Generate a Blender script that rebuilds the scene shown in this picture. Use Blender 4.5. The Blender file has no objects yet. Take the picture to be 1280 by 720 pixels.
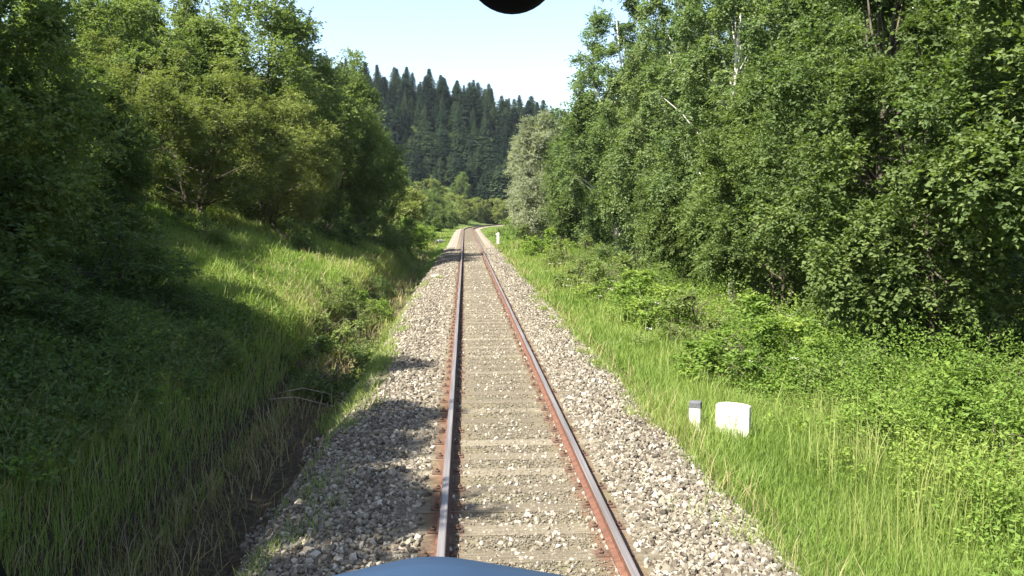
import bpy, math, random
import numpy as np
from mathutils import Vector, Matrix, Euler

# ---------------------------------------------------------------- camera, sky, sun, exposure
SC = bpy.context.scene
COL = SC.collection
R = math.radians
EYE = 2.76                                     # driver's eye above the rail head (z = 0)
cd = bpy.data.cameras.new('camera'); cam = bpy.data.objects.new('camera', cd); COL.objects.link(cam)
cd.sensor_width = 36; cd.lens = 36 * 1100 / 1280; cd.clip_start = 0.05; cd.clip_end = 4000
cam.location = (0, 0, EYE); cam.rotation_euler = (R(90 - 4.88), 0, R(-3.06))
SC.camera = cam
SUN_ELEV, SUN_BACK = 52.0, 34.0                # sun on the left, a little behind the train
sv = Vector((-math.cos(R(SUN_BACK)) * math.cos(R(SUN_ELEV)), -math.sin(R(SUN_BACK)) * math.cos(R(SUN_ELEV)), math.sin(R(SUN_ELEV))))
W = bpy.data.worlds.new('World'); SC.world = W; W.use_nodes = True
nt = W.node_tree; nt.nodes.clear()
sky = nt.nodes.new('ShaderNodeTexSky'); sky.sky_type = 'NISHITA'; sky.sun_disc = False
sky.sun_elevation = R(SUN_ELEV); sky.sun_rotation = math.atan2(sv.x, sv.y); sky.air_density = 1.0; sky.dust_density = 1.4; sky.ozone_density = 0.8
bg = nt.nodes.new('ShaderNodeBackground'); bg.inputs[1].default_value = 0.095
wo = nt.nodes.new('ShaderNodeOutputWorld'); nt.links.new(sky.outputs[0], bg.inputs[0]); nt.links.new(bg.outputs[0], wo.inputs[0])
sd = bpy.data.lights.new('sun', 'SUN'); sd.energy = 5.0; sd.angle = R(0.55); sd.color = (1.0, 0.95, 0.86)
so = bpy.data.objects.new('sun', sd); COL.objects.link(so); so.rotation_euler = sv.to_track_quat('Z', 'Y').to_euler()
SC.view_settings.view_transform = 'Standard'; SC.view_settings.look = 'None'; SC.view_settings.gamma = 1
SC.view_settings.use_curve_mapping = False
SC.view_settings.exposure = 1.85
SC.render.engine = 'CYCLES'
cy = SC.cycles
cy.use_denoising = True; cy.max_bounces = 6; cy.diffuse_bounces = 3; cy.glossy_bounces = 2; cy.transmission_bounces = 4
cy.transparent_max_bounces = 6; cy.sample_clamp_indirect = 6; cy.caustics_reflective = False; cy.caustics_refractive = False

# ---------------------------------------------------------------- helpers
rng = np.random.default_rng(7)

def tag(o, label=None, cat=None, group=None, kind=None):
    if label: o['label'] = label
    if cat: o['category'] = cat
    if group: o['group'] = group
    if kind: o['kind'] = kind
    return o

def link(name, mesh, parent=None):
    o = bpy.data.objects.new(name, mesh); COL.objects.link(o)
    if parent: o.parent = parent
    return o

def empty(name, loc=(0, 0, 0), rz=0.0):
    o = bpy.data.objects.new(name, None); COL.objects.link(o); o.location = loc; o.rotation_euler = (0, 0, rz)
    o.empty_display_size = 0.3
    return o

def np_mesh(name, V, F, mats, tint=None, mi=None, smooth=False):
    """V (n,3), F (m,k) faces of one size; tint is a float per face, kept as attribute 'tint'"""
    V = np.ascontiguousarray(V, dtype=np.float32); F = np.ascontiguousarray(F, dtype=np.int32)
    me = bpy.data.meshes.new(name); m, k = F.shape
    me.vertices.add(len(V)); me.vertices.foreach_set('co', V.ravel())
    me.loops.add(m * k); me.loops.foreach_set('vertex_index', F.ravel())
    me.polygons.add(m); me.polygons.foreach_set('loop_start', np.arange(0, m * k, k, dtype=np.int32))
    me.polygons.foreach_set('use_smooth', np.full(m, smooth))
    for x in (mats if isinstance(mats, (list, tuple)) else [mats]): me.materials.append(x)
    if mi is not None: me.polygons.foreach_set('material_index', np.asarray(mi, dtype=np.int32))
    if tint is not None:
        a = me.attributes.new('tint', 'FLOAT', 'FACE'); a.data.foreach_set('value', np.asarray(tint, dtype=np.float32))
    me.update(calc_edges=True)
    return me

class MB:
    """collects verts and polygons of any size for hand-made parts"""
    def __init__(s): s.v = []; s.f = []; s.m = []
    def add(s, vs, fs, mi=0):
        n = len(s.v); s.v += [tuple(p) for p in vs]; s.f += [tuple(n + i for i in f) for f in fs]; s.m += [mi] * len(fs)
    def box(s, lo, hi, mi=0):
        x0, y0, z0 = lo; x1, y1, z1 = hi
        s.add([(x0,y0,z0),(x1,y0,z0),(x1,y1,z0),(x0,y1,z0),(x0,y0,z1),(x1,y0,z1),(x1,y1,z1),(x0,y1,z1)],
              [(0,3,2,1),(4,5,6,7),(0,1,5,4),(1,2,6,5),(2,3,7,6),(3,0,4,7)], mi)
    def tube(s, pts, rad, n=6, mi=0, cap=True):
        pts = [Vector(p) for p in pts]; vs = []
        ref = Vector((0.3, 0.9, 0.2)).normalized()
        for i, p in enumerate(pts):
            d = (pts[min(i + 1, len(pts) - 1)] - pts[max(i - 1, 0)]).normalized()
            a = d.cross(ref)
            if a.length < 0.1: a = d.cross(Vector((1, 0, 0)))
            a.normalize(); b = d.cross(a)
            for k in range(n):
                t = 2 * math.pi * k / n
                vs.append(p + (a * math.cos(t) + b * math.sin(t)) * rad[i])
        fs = [(i * n + k, i * n + (k + 1) % n, (i + 1) * n + (k + 1) % n, (i + 1) * n + k) for i in range(len(pts) - 1) for k in range(n)]
        if cap: fs += [tuple(range(n))[::-1], tuple((len(pts) - 1) * n + k for k in range(n))]
        s.add(vs, fs, mi)
    def mesh(s, name, mats, smooth=False):
        me = bpy.data.meshes.new(name); me.from_pydata(s.v, [], s.f)
        for x in (mats if isinstance(mats, (list, tuple)) else [mats]): me.materials.append(x)
        me.polygons.foreach_set('material_index', s.m)
        if smooth: me.polygons.foreach_set('use_smooth', [True] * len(me.polygons))
        me.update(); return me

def bevel(o, w, seg=2):
    b = o.modifiers.new('bevel', 'BEVEL'); b.width = w; b.segments = seg; b.limit_method = 'ANGLE'; return o

class NT:
    def __init__(s, name):
        s.m = bpy.data.materials.new(name); s.m.use_nodes = True; s.t = s.m.node_tree; s.t.nodes.clear()
        s.out = s.t.nodes.new('ShaderNodeOutputMaterial')
    def n(s, typ, ins=None, **kw):
        x = s.t.nodes.new(typ)
        for k, v in kw.items(): setattr(x, k, v)
        for k, v in (ins or {}).items():
            if hasattr(v, 'is_output') or isinstance(v, bpy.types.NodeSocket): s.t.links.new(v, x.inputs[k])
            else: x.inputs[k].default_value = v
        return x
    def ramp(s, fac, stops, interp='LINEAR'):
        x = s.t.nodes.new('ShaderNodeValToRGB'); s.t.links.new(fac, x.inputs[0]); x.color_ramp.interpolation = interp
        e = x.color_ramp.elements
        while len(e) < len(stops): e.new(0.5)
        for i, (p, c) in enumerate(stops): e[i].position = p; e[i].color = (*c, 1)
        return x.outputs[0]
    def math(s, op, a, b=0.5, clamp=False):
        x = s.t.nodes.new('ShaderNodeMath'); x.operation = op; x.use_clamp = clamp
        for i, v in enumerate((a, b)):
            if isinstance(v, bpy.types.NodeSocket): s.t.links.new(v, x.inputs[i])
            else: x.inputs[i].default_value = v
        return x.outputs[0]
    def mix(s, fac, a, b, blend='MIX'):
        x = s.t.nodes.new('ShaderNodeMix'); x.data_type = 'RGBA'; x.blend_type = blend
        for i, v in ((0, fac), (6, a), (7, b)):
            if isinstance(v, bpy.types.NodeSocket): s.t.links.new(v, x.inputs[i])
            elif i == 0: x.inputs[0].default_value = v
            else: x.inputs[i].default_value = (*v, 1)
        return x.outputs[2]
    def noise(s, scale, detail=4, rough=0.6, coord=None, out=0):
        x = s.n('ShaderNodeTexNoise', {'Scale': scale, 'Detail': detail, 'Roughness': rough})
        if coord is not None: s.t.links.new(coord, x.inputs['Vector'])
        return x.outputs[out]
    def obj(s): return s.t.nodes.new('ShaderNodeTexCoord').outputs['Object']
    def finish(s, color, rough=0.7, bump=None, bstr=0.5, bdist=0.02, metal=0.0, spec=0.4, coat=0.0):
        b = s.n('ShaderNodeBsdfPrincipled', {'Base Color': color if isinstance(color, bpy.types.NodeSocket) else (*color, 1), 'Roughness': rough, 'Metallic': metal, 'Specular IOR Level': spec})
        if coat: b.inputs['Coat Weight'].default_value = coat; b.inputs['Coat Roughness'].default_value = 0.15
        if bump is not None:
            k = s.n('ShaderNodeBump', {'Height': bump, 'Strength': bstr, 'Distance': bdist}); s.t.links.new(k.outputs[0], b.inputs['Normal'])
        s.t.links.new(b.outputs[0], s.out.inputs[0]); return s.m

def leaf_mat(name, lo, mid, hi, rv=0.3, trans=0.42, gloss=0.6, spec=0.2):
    """three greens spread over the leaves by their tint, a slow drift over the crown and a small shift per plant"""
    q = NT(name)
    t = q.n('ShaderNodeAttribute', attribute_name='tint').outputs['Fac']
    nz = q.noise(0.45, 2, 0.5, q.obj())
    rnd = q.n('ShaderNodeObjectInfo').outputs['Random']
    f = q.math('ADD', q.math('MULTIPLY', t, 0.62), q.math('MULTIPLY', nz, 0.5))
    f = q.math('ADD', f, q.math('MULTIPLY', q.math('SUBTRACT', rnd, 0.5), rv), True)
    f = q.math('SUBTRACT', f, 0.06, True)
    c = q.ramp(f, [(0.1, lo), (0.5, mid), (0.95, hi)])
    b = q.n('ShaderNodeBsdfPrincipled', {'Base Color': c, 'Roughness': gloss, 'Specular IOR Level': spec})
    tc = q.mix(1.0, c, (1.25, 1.35, 0.55), 'MULTIPLY')
    tr = q.n('ShaderNodeBsdfTranslucent', {'Color': tc})
    mx = q.n('ShaderNodeMixShader', {0: trans, 1: b.outputs[0], 2: tr.outputs[0]})
    q.t.links.new(mx.outputs[0], q.out.inputs[0]); return q.m

M = {}
M['hazel'] = leaf_mat('hazel_leaf', (0.052, 0.080, 0.024), (0.132, 0.180, 0.054), (0.235, 0.265, 0.092))
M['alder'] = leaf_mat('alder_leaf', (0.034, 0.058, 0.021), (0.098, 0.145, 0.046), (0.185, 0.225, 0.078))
M['birch'] = leaf_mat('birch_leaf', (0.052, 0.088, 0.036), (0.125, 0.178, 0.068), (0.215, 0.255, 0.112))
M['willow'] = leaf_mat('willow_leaf', (0.13, 0.15, 0.10), (0.25, 0.27, 0.185), (0.38, 0.385, 0.29), spec=0.35)
M['olive'] = leaf_mat('olive_leaf', (0.080, 0.105, 0.034), (0.180, 0.210, 0.064), (0.28, 0.29, 0.105))
M['weed'] = leaf_mat('weed_leaf', (0.070, 0.122, 0.022), (0.150, 0.230, 0.042), (0.32, 0.36, 0.085), trans=0.42)
M['needle'] = leaf_mat('needle', (0.006, 0.016, 0.008), (0.016, 0.036, 0.016), (0.044, 0.068, 0.026), rv=0.85, trans=0.12, gloss=0.7, spec=0.2)
M['grass'] = leaf_mat('grass_blade', (0.085, 0.140, 0.028), (0.175, 0.250, 0.052), (0.33, 0.335, 0.125), trans=0.42, gloss=0.5)
M['dry'] = leaf_mat('dry_stalk', (0.16, 0.13, 0.06), (0.27, 0.23, 0.11), (0.42, 0.37, 0.2), trans=0.25, gloss=0.7)
M['petal'] = leaf_mat('white_petal', (0.55, 0.55, 0.48), (0.72, 0.72, 0.66), (0.8, 0.8, 0.76), trans=0.3)

def bark(name, a, b, sc=6, marks=False):
    q = NT(name); co = q.n('ShaderNodeMapping', {'Vector': q.obj(), 'Scale': (1, 1, 0.25 if not marks else 3.0)}).outputs[0]
    nz = q.noise(sc, 6, 0.7, co)
    c = q.ramp(nz, [(0.38, a), (0.62, b)]) if not marks else q.ramp(nz, [(0.30, a), (0.42, b), (0.9, tuple(x * 1.15 for x in b))])
    return q.finish(c, 0.85, nz, 0.7, 0.03, spec=0.2)
M['bark'] = bark('grey_brown_bark', (0.035, 0.028, 0.02), (0.12, 0.10, 0.075))
M['birchbark'] = bark('white_birch_bark', (0.05, 0.045, 0.04), (0.55, 0.52, 0.46), 4, True)
M['palebark'] = bark('pale_bark', (0.16, 0.13, 0.09), (0.36, 0.31, 0.22), 5)

# ---------------------------------------------------------------- the lie of the land
TC = 0.545                                      # track centre, to the right of the driver
CURVE0, CURVER = 148.0, 290.0
def shift(y):
    y = np.asarray(y, dtype=float); return np.where(y > CURVE0, (y - CURVE0) ** 2 / (2 * CURVER), 0.0)
def sstep(a, b, x):
    t = np.clip((x - a) / (b - a), 0, 1); return t * t * (3 - 2 * t)
NEAR = np.array([(-90, 24), (-60, 20), (-30, 10.5), (-18, 5.2), (-12, 3.0), (-9, 1.9), (-7.0, 1.15), (-5.5, 0.85), (-4.6, 0.55), (-4.0, 0.15), (-3.6, -0.95), (-2.75, -1.12), (-2.35, -1.02), (-2.0, -0.66), (-1.7, -0.40), (-1.0, -0.28), (2.4, -0.26),
                 (3.0, -0.40), (3.8, -0.62), (5.5, -0.78), (8, -0.70), (12, -0.3), (25, 1.2), (60, 6), (120, 14)], float)
FAR = np.array([(-90, 22), (-60, 16), (-30, 6.0), (-18, 2.4), (-12, 0.9), (-9, 0.3), (-6.5, -0.15), (-4.7, -0.3), (-3.9, -0.4), (-3.35, -0.45), (-2.8, -0.45), (-2.35, -0.40), (-1.9, -0.30), (-1.0, -0.26), (2.4, -0.26),
                (3.0, -0.40), (3.8, -0.50), (5.5, -0.6), (8, -0.5), (12, -0.1), (25, 1.2), (60, 6), (120, 14)], float)
def gz(x, y):
    x = np.asarray(x, float); y = np.asarray(y, float); u = x - shift(y)
    k = sstep(52, 78, y)
    z = np.interp(u, NEAR[:, 0], NEAR[:, 1]) * (1 - k) + np.interp(u, FAR[:, 0], FAR[:, 1]) * k
    off = sstep(1.6, 4.0, np.abs(u - TC)) 
    z = z + off * (0.10 * np.sin(x * 1.3 + 0.7 * y) + 0.09 * np.sin(y * 0.9 - x * 0.5) + 0.05 * np.sin(3.1 * x + 1.7 * y)) * np.clip((np.abs(u) - 2.5) / 4, 0.25, 1.6)
    ridge = np.interp(x, [-120, -60, -36, 0, 30, 60, 120], [50, 44, 39, 36, 31, 25, 20])
    hill = sstep(238, 345, y) * ridge
    return np.maximum(z, -1.2) * (1 - sstep(238, 300, y) * 0.6) + hill
def G(x, y): return float(gz(x, y))

def ground():
    ys = np.concatenate([np.arange(-30, 4, 1.0), np.arange(4, 40, 0.35), np.arange(40, 100, 1.0), np.arange(100, 260, 3), np.arange(260, 520, 8), np.array([600, 800, 1000])])
    xs = np.concatenate([np.array([-500, -300, -150]), np.arange(-100, -24, 5), np.arange(-24, -8, 1.0), np.arange(-8, -1.6, 0.22), np.arange(-1.6, 2.6, 0.6), np.arange(2.6, 8, 0.3), np.arange(8, 24, 1.0), np.arange(24, 100, 5), np.array([150, 300, 500])])
    Y, X = np.meshgrid(ys, xs, indexing='ij'); U = X.copy()
    X = U + shift(np.minimum(Y, 260)); Z = gz(X, Y)
    V = np.stack([X, Y, Z], -1).reshape(-1, 3); nx = len(xs); ny = len(ys)
    i = np.arange(ny - 1)[:, None] * nx + np.arange(nx - 1)[None]; i = i.ravel()
    F = np.stack([i, i + 1, i + 1 + nx, i + nx], -1)
    q = NT('grassy_ground'); co = q.obj()
    a = q.noise(0.6, 5, 0.65, co); b = q.noise(9, 6, 0.7, co)
    c = q.ramp(a, [(0.3, (0.040, 0.062, 0.016)), (0.48, (0.070, 0.110, 0.024)), (0.62, (0.10, 0.125, 0.034)), (0.75, (0.125, 0.105, 0.05))])
    c = q.mix(q.math('MULTIPLY', q.ramp(b, [(0.45, (0, 0, 0)), (0.7, (1, 1, 1))]), 0.6), c, (0.055, 0.042, 0.026))
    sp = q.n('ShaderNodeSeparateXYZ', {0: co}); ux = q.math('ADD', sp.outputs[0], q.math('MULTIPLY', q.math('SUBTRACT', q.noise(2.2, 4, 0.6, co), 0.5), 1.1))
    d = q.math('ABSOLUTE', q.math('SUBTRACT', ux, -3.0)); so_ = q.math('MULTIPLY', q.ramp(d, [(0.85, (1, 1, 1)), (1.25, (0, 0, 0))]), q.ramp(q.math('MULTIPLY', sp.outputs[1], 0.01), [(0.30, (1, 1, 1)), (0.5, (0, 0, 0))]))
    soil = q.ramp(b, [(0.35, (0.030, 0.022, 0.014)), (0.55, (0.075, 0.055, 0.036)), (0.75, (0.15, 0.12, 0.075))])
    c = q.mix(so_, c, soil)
    bank_shade = q.math('MULTIPLY', q.ramp(q.math('ADD', q.math('MULTIPLY', ux, -0.1), 0.0), [(0.42, (0, 0, 0)), (0.55, (1, 1, 1))]), q.ramp(q.math('MULTIPLY', sp.outputs[1], 0.01), [(0.18, (1, 1, 1)), (0.25, (0, 0, 0))]))  # shade of the near left bank, put into the ground colour
    c = q.mix(bank_shade, c, soil)
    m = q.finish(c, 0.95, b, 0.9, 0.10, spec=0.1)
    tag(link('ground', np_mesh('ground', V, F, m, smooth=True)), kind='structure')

# ---------------------------------------------------------------- track
def track_pt(u, y): return u + float(shift(y))
def sweep(profile, ys, xc, closed=True):
    """profile: (dx, z) list swept along the track at lateral offset xc"""
    V = []; n = len(profile)
    for y in ys:
        s = shift(y); d = 0.0 if y < CURVE0 else (y - CURVE0) / CURVER
        for dx, z in profile: V.append((xc + float(s) + dx, y - dx * d, z))
    F = []
    for i in range(len(ys) - 1):
        for k in range(n if closed else n - 1):
            a = i * n + k; b = i * n + (k + 1) % n; F.append((a, a + n, b + n, b))
    return np.array(V), np.array(F)

def ballast_mat():
    q = NT('ballast_bed'); co = q.obj()
    v = q.n('ShaderNodeTexVoronoi', {'Vector': co, 'Scale': 17.0}); cell = v.outputs['Color']; dist = v.outputs['Distance']
    g = q.n('ShaderNodeSeparateColor', {0: cell}).outputs[0]
    c = q.ramp(g, [(0.0, (0.11, 0.085, 0.062)), (0.4, (0.21, 0.17, 0.125)), (0.75, (0.30, 0.255, 0.195)), (1.0, (0.44, 0.40, 0.33))])
    c = q.mix(q.ramp(q.noise(0.8, 4, 0.6, co), [(0.45, (0, 0, 0)), (0.75, (0.6, 0.6, 0.6))]), c, (0.15, 0.115, 0.08))
    return q.finish(c, 0.9, q.math('SUBTRACT', 1.0, dist), 1.0, 0.05, spec=0.15)
def infill_mat():
    q = NT('packed_infill'); co = q.obj()
    nz = q.noise(24, 7, 0.75, co); big = q.noise(1.6, 4, 0.6, co)
    c = q.ramp(nz, [(0.3, (0.085, 0.068, 0.045)), (0.5, (0.150, 0.128, 0.088)), (0.72, (0.24, 0.21, 0.145))])
    c = q.mix(q.ramp(big, [(0.45, (0, 0, 0)), (0.7, (0.5, 0.5, 0.5))]), c, (0.15, 0.14, 0.065))
    x = q.n('ShaderNodeSeparateXYZ', {0: co}).outputs[0]                      # rust shed beside both rails
    d = q.math('ABSOLUTE', q.math('SUBTRACT', q.math('ABSOLUTE', q.math('SUBTRACT', x, TC)), 0.75))
    st = q.math('MULTIPLY', q.ramp(q.math('ADD', d, q.math('MULTIPLY', q.noise(5, 3, 0.5, co), 0.12)), [(0.12, (1, 1, 1)), (0.28, (0, 0, 0))]), 0.7)
    c = q.mix(st, c, (0.15, 0.062, 0.038))
    return q.finish(c, 0.92, nz, 0.9, 0.03, spec=0.12)
def rust_mat():
    q = NT('rusty_rail_steel'); co = q.obj()
    a = q.noise(14, 6, 0.7, co); m2 = q.n('ShaderNodeMapping', {'Vector': co, 'Scale': (1, 0.15, 1)}).outputs[0]; b = q.noise(3, 3, 0.5, m2)
    c = q.ramp(a, [(0.3, (0.060, 0.028, 0.020)), (0.55, (0.135, 0.063, 0.038)), (0.75, (0.20, 0.105, 0.062))])
    c = q.mix(q.math('MULTIPLY', b, 0.5), c, (0.115, 0.058, 0.045))
    return q.finish(c, 0.8, a, 0.5, 0.006, spec=0.25)
def head_mat():
    q = NT('worn_rail_head'); co = q.obj()
    m2 = q.n('ShaderNodeMapping', {'Vector': co, 'Scale': (30, 0.4, 1)}).outputs[0]; a = q.noise(1.5, 5, 0.6, m2)
    c = q.ramp(a, [(0.3, (0.13, 0.11, 0.10)), (0.7, (0.26, 0.24, 0.23))])
    r = q.math('ADD', q.math('MULTIPLY', a, 0.25), 0.42)
    m = q.finish(c, 0.4, metal=0.45, spec=0.5); 
    p = [n for n in q.t.nodes if n.type == 'BSDF_PRINCIPLED'][0]; q.t.links.new(r, p.inputs['Roughness']); return m
def sleeper_mat():
    q = NT('weathered_sleeper_wood'); co = q.obj()
    m2 = q.n('ShaderNodeMapping', {'Vector': co, 'Scale': (0.5, 9, 9)}).outputs[0]
    a = q.noise(5, 6, 0.7, m2); rnd = q.n('ShaderNodeObjectInfo').outputs['Random']
    c = q.ramp(q.math('ADD', a, q.math('MULTIPLY', q.math('SUBTRACT', rnd, 0.5), 0.22)), [(0.3, (0.085, 0.070, 0.048)), (0.5, (0.155, 0.132, 0.092)), (0.72, (0.24, 0.21, 0.148))])
    x = q.n('ShaderNodeSeparateXYZ', {0: co}).outputs[0]
    d = q.math('ABSOLUTE', q.math('SUBTRACT', q.math('ABSOLUTE', x), 0.75))
    st = q.math('MULTIPLY', q.ramp(q.math('ADD', d, q.math('MULTIPLY', q.noise(5, 3, 0.5, co), 0.12)), [(0.12, (1, 1, 1)), (0.26, (0, 0, 0))]), 0.75)
    c = q.mix(st, c, (0.16, 0.065, 0.04))
    return q.finish(c, 0.88, a, 0.9, 0.02, spec=0.15)

ICO = None
def ico():
    t = (1 + 5 ** 0.5) / 2
    V = np.array([(-1,t,0),(1,t,0),(-1,-t,0),(1,-t,0),(0,-1,t),(0,1,t),(0,-1,-t),(0,1,-t),(t,0,-1),(t,0,1),(-t,0,-1),(-t,0,1)], float); V /= np.linalg.norm(V[0])
    F = np.array([(0,11,5),(0,5,1),(0,1,7),(0,7,10),(0,10,11),(1,5,9),(5,11,4),(11,10,2),(10,7,6),(7,1,8),(3,9,4),(3,4,2),(3,2,6),(3,6,8),(3,8,9),(4,9,5),(2,4,11),(6,2,10),(8,6,7),(9,8,1)])
    return V, F
def stones(P, S, rg):
    """one crushed stone per point"""
    V0, F0 = ico(); n = len(P)
    V = V0[None] * (1 + rg.uniform(-0.38, 0.38, (n, 12, 1))) * rg.uniform(0.6, 1.25, (n, 1, 3))
    q = rg.normal(size=(n, 4)); q /= np.linalg.norm(q, axis=1)[:, None]; w, x, y, z = q.T
    Rm = np.stack([1-2*(y*y+z*z), 2*(x*y-z*w), 2*(x*z+y*w), 2*(x*y+z*w), 1-2*(x*x+z*z), 2*(y*z-x*w), 2*(x*z-y*w), 2*(y*z+x*w), 1-2*(x*x+y*y)], -1).reshape(n, 3, 3)
    V = np.einsum('nij,nkj->nki', Rm, V) * S[:, None, None] + P[:, None, :]
    F = F0[None] + (np.arange(n) * 12)[:, None, None]
    return V.reshape(-1, 3), F.reshape(-1, 3), np.repeat(rg.random(n), 20)

def track():
    ys_far = list(np.arange(-6, 148, 4.0)) + list(np.arange(148, 262, 3.0))
    # the bed the track lies on
    shoulder = [(-2.75, -0.62), (-2.0, -0.22), (-1.3, -0.145), (-1.1, -0.15)]
    bed = [(-2.85, -0.62), (-2.3, -0.30), (-1.75, -0.175), (-0.98, -0.165)]
    V, F = sweep([(-2.95, -1.0), (-2.35, -0.33), (-1.75, -0.185), (-0.98, -0.178)], ys_far, TC, False)
    V2, F2 = sweep([(0.98, -0.178), (1.75, -0.185), (2.15, -0.27), (2.75, -0.62)], ys_far, TC, False)
    bm_ = ballast_mat()
    tag(link('ballast_shoulder', np_mesh('ballast_shoulder', np.concatenate([V, V2]), np.concatenate([F, F2 + len(V)]), bm_)), kind='structure')
    V, F = sweep([(-0.98, -0.180), (-0.6, -0.178), (0, -0.182), (0.6, -0.178), (0.98, -0.180)], ys_far, TC, False)
    tag(link('track_infill', np_mesh('track_infill', V, F, infill_mat())), kind='structure')
    # the track: rails, sleepers with base plates
    root = empty('railway_track', (TC, 6, -0.17))
    tag(root, 'single line of rusty steel rails on old sleepers running away to a right-hand bend', 'railway track')
    rust, head, wood = rust_mat(), head_mat(), sleeper_mat()
    q = NT('dusty_base_plate'); a = q.noise(20, 5, 0.7, q.obj()); plate = q.finish(q.ramp(a, [(0.35, (0.055, 0.032, 0.022)), (0.65, (0.13, 0.085, 0.06))]), 0.9, a, 0.4, 0.005, spec=0.15)
    prof = [(-0.0625, -0.149), (0.0625, -0.149), (0.0625, -0.137), (0.012, -0.12), (0.0085, -0.045), (0.033, -0.036), (0.035, -0.008), (0.028, 0.0), (-0.028, 0.0), (-0.035, -0.008), (-0.033, -0.036), (-0.0085, -0.045), (-0.012, -0.12), (-0.0625, -0.137)]
    for s in (-1, 1):
        V, F = sweep(prof, ys_far, TC + s * 0.752)
        k = np.tile(np.arange(len(prof)), len(ys_far) - 1)
        mi = np.isin(k, (7, 8) if s > 0 else (7, 8, 6)).astype(int)
        o = link('rail', np_mesh('rail', V - np.array([TC, 6, -0.17]), F[:, ::-1], [rust, head], mi=mi), root)
    rg = random.Random(3)
    mb = MB(); mb.box((-1.25, -0.125, -0.12), (1.25, 0.125, 0.0))
    for s in (-1, 1):
        x = s * 0.752
        mb.box((x - 0.17, -0.075, 0.0005), (x + 0.17, 0.075, 0.0135), 1)
        for a in (-0.115, 0.115):
            mb.box((x + a - 0.022, -0.03, 0.0135), (x + a + 0.022, 0.03, 0.036), 1)
            mb.tube([(x + a, 0, 0.036), (x + a, 0, 0.058)], [0.016, 0.014], 6, 1)
    sm = mb.mesh('sleeper', [wood, plate])
    proto = None; rest = MB(); y = 4.2; n = 0
    while y < 255:
        s = float(shift(y)); ang = 0 if y < CURVE0 else -math.atan((y - CURVE0) / CURVER)
        if n < 100:
            if proto is None: o = proto = link('sleeper', sm, root); bevel(o, 0.008, 1)
            else: o = proto.copy(); COL.objects.link(o); o.parent = root
            o.location = (s + rg.uniform(-0.03, 0.03), y - 6, rg.uniform(-0.006, 0.004)); o.rotation_euler = (rg.uniform(-0.012, 0.012), 0, ang + rg.uniform(-0.008, 0.008))
        else:
            mt = Matrix.Translation((s, y - 6, 0)) @ Matrix.Rotation(ang, 4, 'Z')
            rest.add([mt @ Vector(p) for p in mb.v[:8]], mb.f[:6])
        n += 1; y += 0.62 + rg.uniform(-0.02, 0.02)
    tag(link('sleeper_run', rest.mesh('sleeper_run', [wood]), root), kind='stuff')
    # loose stones: shoulders deep in stone, a scatter between the rails
    rg = np.random.default_rng(11)
    def ydist(n, a, b, p=1.0):                    # more stones near the viewer
        u = rg.random(n); return a * (b / a) ** u if p == 1 else (a ** (1 - p) + u * (b ** (1 - p) - a ** (1 - p))) ** (1 / (1 - p))
    n = 84000
    Y = ydist(n, 5.5, 75); left = rg.random(n) < 0.45
    U = np.where(left, rg.uniform(-2.95, -0.95, n), 0.95 + 1.66 * rg.random(n) ** 0.9)
    U = U + 0.12 * np.sin(Y * 1.7) * (np.abs(U) > 2)
    keep = rg.random(n) > np.where(U > 0, sstep(2.1, 2.6, U) * 0.7, sstep(2.5, 3.0, -U) * 0.6); U = U[keep]; Y = Y[keep]
    Z = np.interp(U, [-2.9, -2.35, -1.75, -0.98, 0.98, 1.75, 2.15, 2.75], [-0.95, -0.33, -0.185, -0.178, -0.178, -0.185, -0.27, -0.62]) + rg.uniform(-0.012, 0.028, len(U)) - np.where(np.abs(U) < 1.3, 0.012, 0)
    S = rg.choice([0.7, 1.0, 1.45], len(U), p=[0.45, 0.42, 0.13]) * rg.uniform(0.014, 0.030, len(U)) * (1 + Y / 130)
    P = np.stack([TC + U + shift(Y), Y, Z], -1)
    V, F, T = stones(P, S, rg)
    q = NT('crushed_stone'); t = q.n('ShaderNodeAttribute', attribute_name='tint').outputs['Fac']; nz = q.noise(30, 4, 0.6, q.obj())
    c = q.ramp(t, [(0.0, (0.060, 0.048, 0.036)), (0.3, (0.118, 0.102, 0.076)), (0.6, (0.188, 0.168, 0.126)), (0.88, (0.27, 0.237, 0.185)), (1.0, (0.46, 0.42, 0.345))])
    c = q.mix(q.math('MULTIPLY', nz, 0.35), c, (0.135, 0.112, 0.080))
    cm = q.finish(c, 0.85, nz, 0.5, 0.01, spec=0.2)
    tag(link('ballast_stones', np_mesh('ballast_stones', V, F, cm, tint=T)), kind='stuff')
    n = 42000
    Y = ydist(n, 5.5, 90); cl = 0.5 + 0.5 * np.sin(Y * 0.55 + 1) * np.sin(Y * 1.31)
    U = np.clip(rg.normal(0.08, 0.42, n), -0.69, 0.69); big = rg.random(n) < 0.11; k = np.where(big, rg.random(n) < 0.15 + 0.8 * cl, rg.random(n) < 0.9); U, Y, big = U[k], Y[k], big[k]
    P = np.stack([TC + U + shift(Y), Y, np.full(len(U), -0.172)], -1)
    V, F, T = stones(P, np.where(big, rg.uniform(0.012, 0.026, len(U)), rg.uniform(0.005, 0.012, len(U))) * (1 + Y / 90), rg)
    tag(link('scattered_gravel', np_mesh('scattered_gravel', V, F, cm, tint=np.clip(T * 0.6 + np.repeat(np.where(big, 0.45, 0.1), 20), 0, 1))), kind='stuff')

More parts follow.
